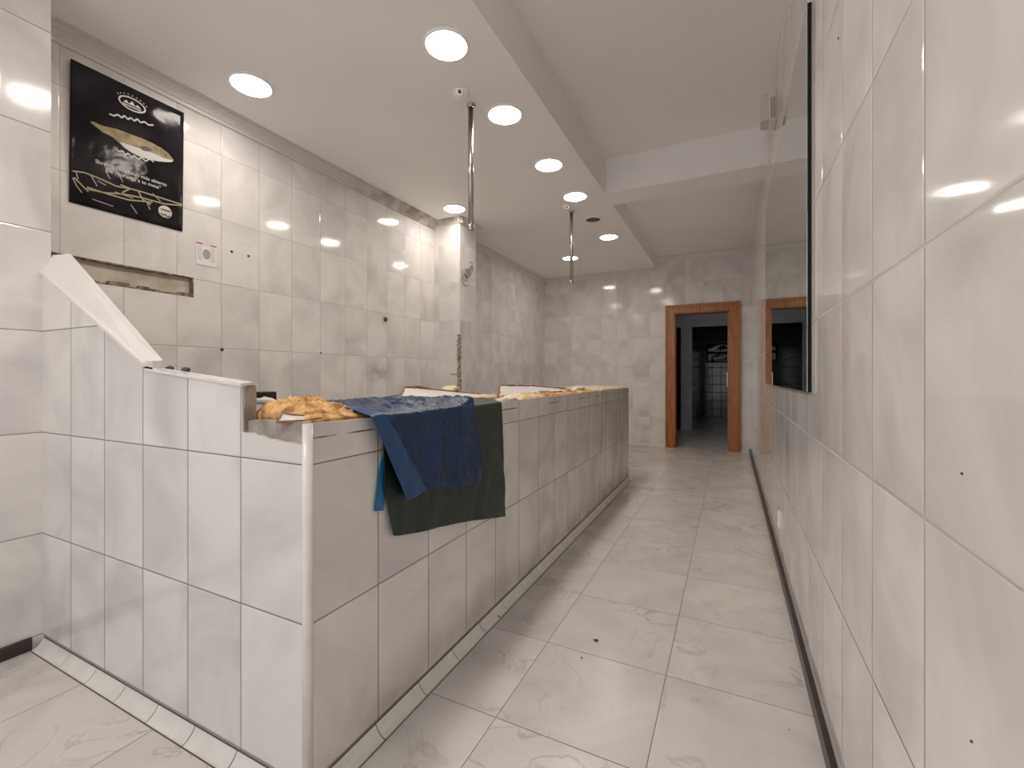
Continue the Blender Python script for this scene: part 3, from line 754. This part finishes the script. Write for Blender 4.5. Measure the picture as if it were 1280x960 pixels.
# small notice
nb_ = thing('wall_notice', 'small white paper notice with red bars on the left wall below the poster', 'notice', px(258, 333))
ny0 = px(245, 302).y; ny1 = px(271, 309).y; nz1 = px(245, 301.5).z; nz0 = px(245, 329.5).z
m = MB(); m.box(XPo*H-.0015, XPo*H, ny0, ny1, nz0, nz1); m.build('paper', plain('white notice paper', (.80,.78,.78), .5), nb_)
def nbx(y_a, y_b, z_a, z_b, name, mat):
    m = MB(); m.box(XPo*H, XPo*H+.0006, ny0+(ny1-ny0)*y_a, ny0+(ny1-ny0)*y_b, nz0+(nz1-nz0)*z_a, nz0+(nz1-nz0)*z_b); return m.build(name, mat, nb_)
M_red = plain('red print', (.42,.05,.07), .5); M_gp = plain('light grey print', (.50,.49,.49), .5)
nbx(.02, .32, .93, .985, 'red_bar', M_red); nbx(.68, .98, .93, .985, 'red_bar', M_red); nbx(.36, .64, .94, .97, 'heading_line', M_gp)
random.seed(2)
for k in range(14):
    z = .80-.095*(k % 7); a, b = ((.08,.30),(.70,.92))[k//7]; m = MB(); m.box(XPo*H, XPo*H+.0006, ny0+(ny1-ny0)*a, ny0+(ny1-ny0)*(b-random.random()*.05), nz0+(nz1-nz0)*z, nz0+(nz1-nz0)*(z+.035)); m.build('fine_print', M_gp, nb_)
c = Vector((XPo*H+.0007, ny0+(ny1-ny0)*.5, nz0+(nz1-nz0)*.52))
m = MB(); m.prism([c + Vector((0, .022*math.cos(k*math.pi/12), .030*math.sin(k*math.pi/12))) for k in range(24)], (-.0006, 0, 0)); m.build('round_emblem', plain('mid grey print', (.36,.36,.36), .5), nb_)

# plugs, bolt, nails and a dirty smear on the tiles
def plug(p, ax, r, lab, name='wall_plug', mat=M_black, cat='wall plug', grp=None):
    m = MB(); m.tube([p, p + Vector(ax)*.006], [r, r*.7], 12); return tag(m.build(name, mat), lab, cat, grp)
X1 = Vector((1,0,0))
for o_, lab in (((289.5,314.5), 'left of two dark screw plugs right of the white notice'), ((310.5,320), 'right of two dark screw plugs right of the white notice')):
    q = plug(on_x(*o_, XL), X1, .0075, lab); c = on_x(*o_, XL)
    for v in q.data.vertices: v.co -= c
    q.location = c
def located(o, c):
    for v in o.data.vertices: v.co -= c
    o.location = c; return o
for (u, v, r, lab) in ((277.5, 437, .011, 'chipped dark plug at a tile corner below the notice'), (401, 441, .006, 'dark screw plug on a tile joint left of the steel bolt')):
    c = on_x(u, v, XL); located(plug(c, X1, r, lab, mat=M_dark), c)
c = on_x(481, 399, XL); bt = thing('wall_bolt', 'round steel bolt on the left wall before the column', 'bolt', c)
MB().tube([c, c + X1*.006], .030, 18).build('washer', plain('pale washer', (.6,.57,.53), .4), bt)
MB().tube([c + X1*.006, c + X1*.02], [.021, .015], 12).build('bolt_head', plain('dull dark steel', (.14,.125,.11), .4, metal=1), bt)
for (u, v, lab) in ((1048, 48, 'dark nail high on the right wall beside the mirror top'), (1203, 592, 'dark speck-like nail head on the right wall, right of the mirror and below its foot'), (1215, 927, 'dark plug near the foot of the right wall')):
    c = on_x(u, v, XR); located(plug(c, -X1*.25, 0.0018 if v > 100 else .004, lab, name='wall_nail', cat='nail'), c)

# ------------------------------------------------------------ right wall: mirror, emergency lamp, socket
ma, mb_ = on_x(1009, 488, XR-.012), on_x(957, 480, XR-.012)
zt = on_x(1004, 28, XR-.012).z; zb = (ma.z+mb_.z)/2
mi = thing('wall_mirror', 'tall frameless dark-edged mirror panel on the right tiled wall', 'mirror', Vector(((XR-.006)*H, (ma.y+mb_.y)/2, zb)))
m = MB(); m.box((XR-.0115)*H, (XR-.0005)*H, ma.y, mb_.y, zb, zt); m.build('backing', M_medge, mi)
m = MB(); m.box((XR-.0125)*H, (XR-.0116)*H, ma.y+.0005, mb_.y-.0005, zb+.0005, zt-.0005); m.build('glass', M_mirror, mi)
# emergency lamp
lx = XR; ly0, ly1 = 2.92, 3.06; lz0, lz1 = 2.45, 2.63
el = thing('emergency_light', 'white boxy emergency light high on the right wall near the cross beam', 'emergency light', P(lx, (ly0+ly1)/2, lz0))
hb(MB(), lx-.036, lx, ly0, ly1, lz0, lz1, bev=.006).build('body', plain('aged white plastic', (.74,.68,.60), .4), el)
m = MB(); pts = [(0, ly0+.006), (.040, ly0+.022), (.040, ly1-.022), (0, ly1-.006)]
m.prism([P(lx-.036-a, y, lz0+.012) for a, y in pts], (0, 0, (lz1-lz0-.024)*H)); m.build('diffuser_cover', plain('cloudy diffuser', (.62,.56,.50), .25), el)
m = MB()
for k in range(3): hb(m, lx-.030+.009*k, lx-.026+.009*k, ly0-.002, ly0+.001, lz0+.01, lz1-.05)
m.build('end_gap_strips', plain('brown shadow gap', (.30,.22,.15), .6), el)  # brown strips stand in for shadow in the gaps of the lamp's end
c = on_x(975, 650, XR)
so = thing('wall_socket', 'small white socket low on the right wall', 'socket', c)
m = MB(); m.box(c.x-.010, c.x, c.y-.04, c.y+.04, c.z-.04, c.z+.04, bev=.003); m.build('plate', M_white, so)
m = MB()
for s in (-1, 1): m.tube([c + Vector((-.0095, s*.01, 0)), c + Vector((-.0112, s*.01, 0))], .004, 10)
m.build('pin_holes', M_black, so)

# ------------------------------------------------------------ column damage
zc0, zc1 = on_y(574, 490, CY0).z, on_y(574, 418, CY0).z
m = MB(); random.seed(12); z = zc0-.02
while z < zc1:
    h_ = random.uniform(.015, .04); w1 = .033*random.uniform(.8, 1.1); w2 = .03*random.uniform(.5, 1.2)
    m.box(CX*H-w1, CX*H+.002, CY0*H-.003, CY0*H+w2, z, min(z+h_, zc1)); z += h_
m.build('bared_corner', M_rust, wc)
c = on_y(571, 468, CY0)
MB().tube([c + Vector((.01,-.002,0)), c + Vector((-.03,-.022,.001)), c + Vector((-.06,-.026,.002))], .004, 8).build('bent_nail', M_dark, wc)
m = MB(); c = on_x(584, 342, CX)
for k in range(3):
    pts = []
    for i in range(26):
        a = i*.5 + k; pts.append(c + Vector((.006+.004*math.sin(a*1.7+k), (k-1)*.05 + .085*math.cos(a)*(.6+.3*noise.noise(Vector((k, i*.3, 0)))), .05*math.sin(a+.4*k) + .01*i*(k-1)*.4)))
    m.tube(pts, .0035, 6)
o = m.build('wire_curls', M_wire, None, smooth=True)
tag(center(o), 'thin tangled grey wire curls on the side of the tiled column', 'wire')

# floor chip
for (u, v, r, lab) in ((745, 800, .006, 'small dark chip on the aisle floor between counter and wall'), (727, 822, .003, 'tiny dark crumb on the aisle floor nearer than the chip'),
                       (622, 770, .007, 'brown crumb on the floor against the coved skirting')):
    p = on_z(u, v, .004); o = MB().lump(p, (r*1.5, r, r*.5), int(u), 2, .5).build('floor_chip', plain('dark grit', (.10,.08,.07), .9))
    tag(center(o), lab, 'debris')

# ------------------------------------------------------------ light, camera
w = bpy.data.worlds.new('daylight'); bpy.context.scene.world = w; w.use_nodes = True; t = w.node_tree
bg = t.nodes['Background']; tc = N(t, 'ShaderNodeTexCoord'); s = N(t, 'ShaderNodeSeparateXYZ'); L(t, tc.outputs['Generated'], s.inputs[0])
L(t, mixc(t, ramp(t, s.outputs[2], -.06, .06), (.98,1.0,1.04), (.62,.68,.74)), bg.inputs['Color']); bg.inputs['Strength'].default_value = 1.75

cam = bpy.data.cameras.new('camera'); co = bpy.data.objects.new('camera', cam); C.objects.link(co)
co.location = (0, 0, H); co.rotation_euler = (math.pi/2, 0, TH)
cam.sensor_width = 36; cam.lens = 36*F/1280; cam.shift_y = -(480-V0)/1280; cam.clip_start = .02
sc = bpy.context.scene; sc.camera = co
sc.view_settings.view_transform = 'Standard'; sc.view_settings.look = 'None'; sc.view_settings.gamma = 1; sc.view_settings.use_curve_mapping = False
sc.view_settings.exposure = 0.0
sc.cycles.use_denoising = True; sc.cycles.max_bounces = 12; sc.cycles.diffuse_bounces = 6; sc.cycles.caustics_reflective = False
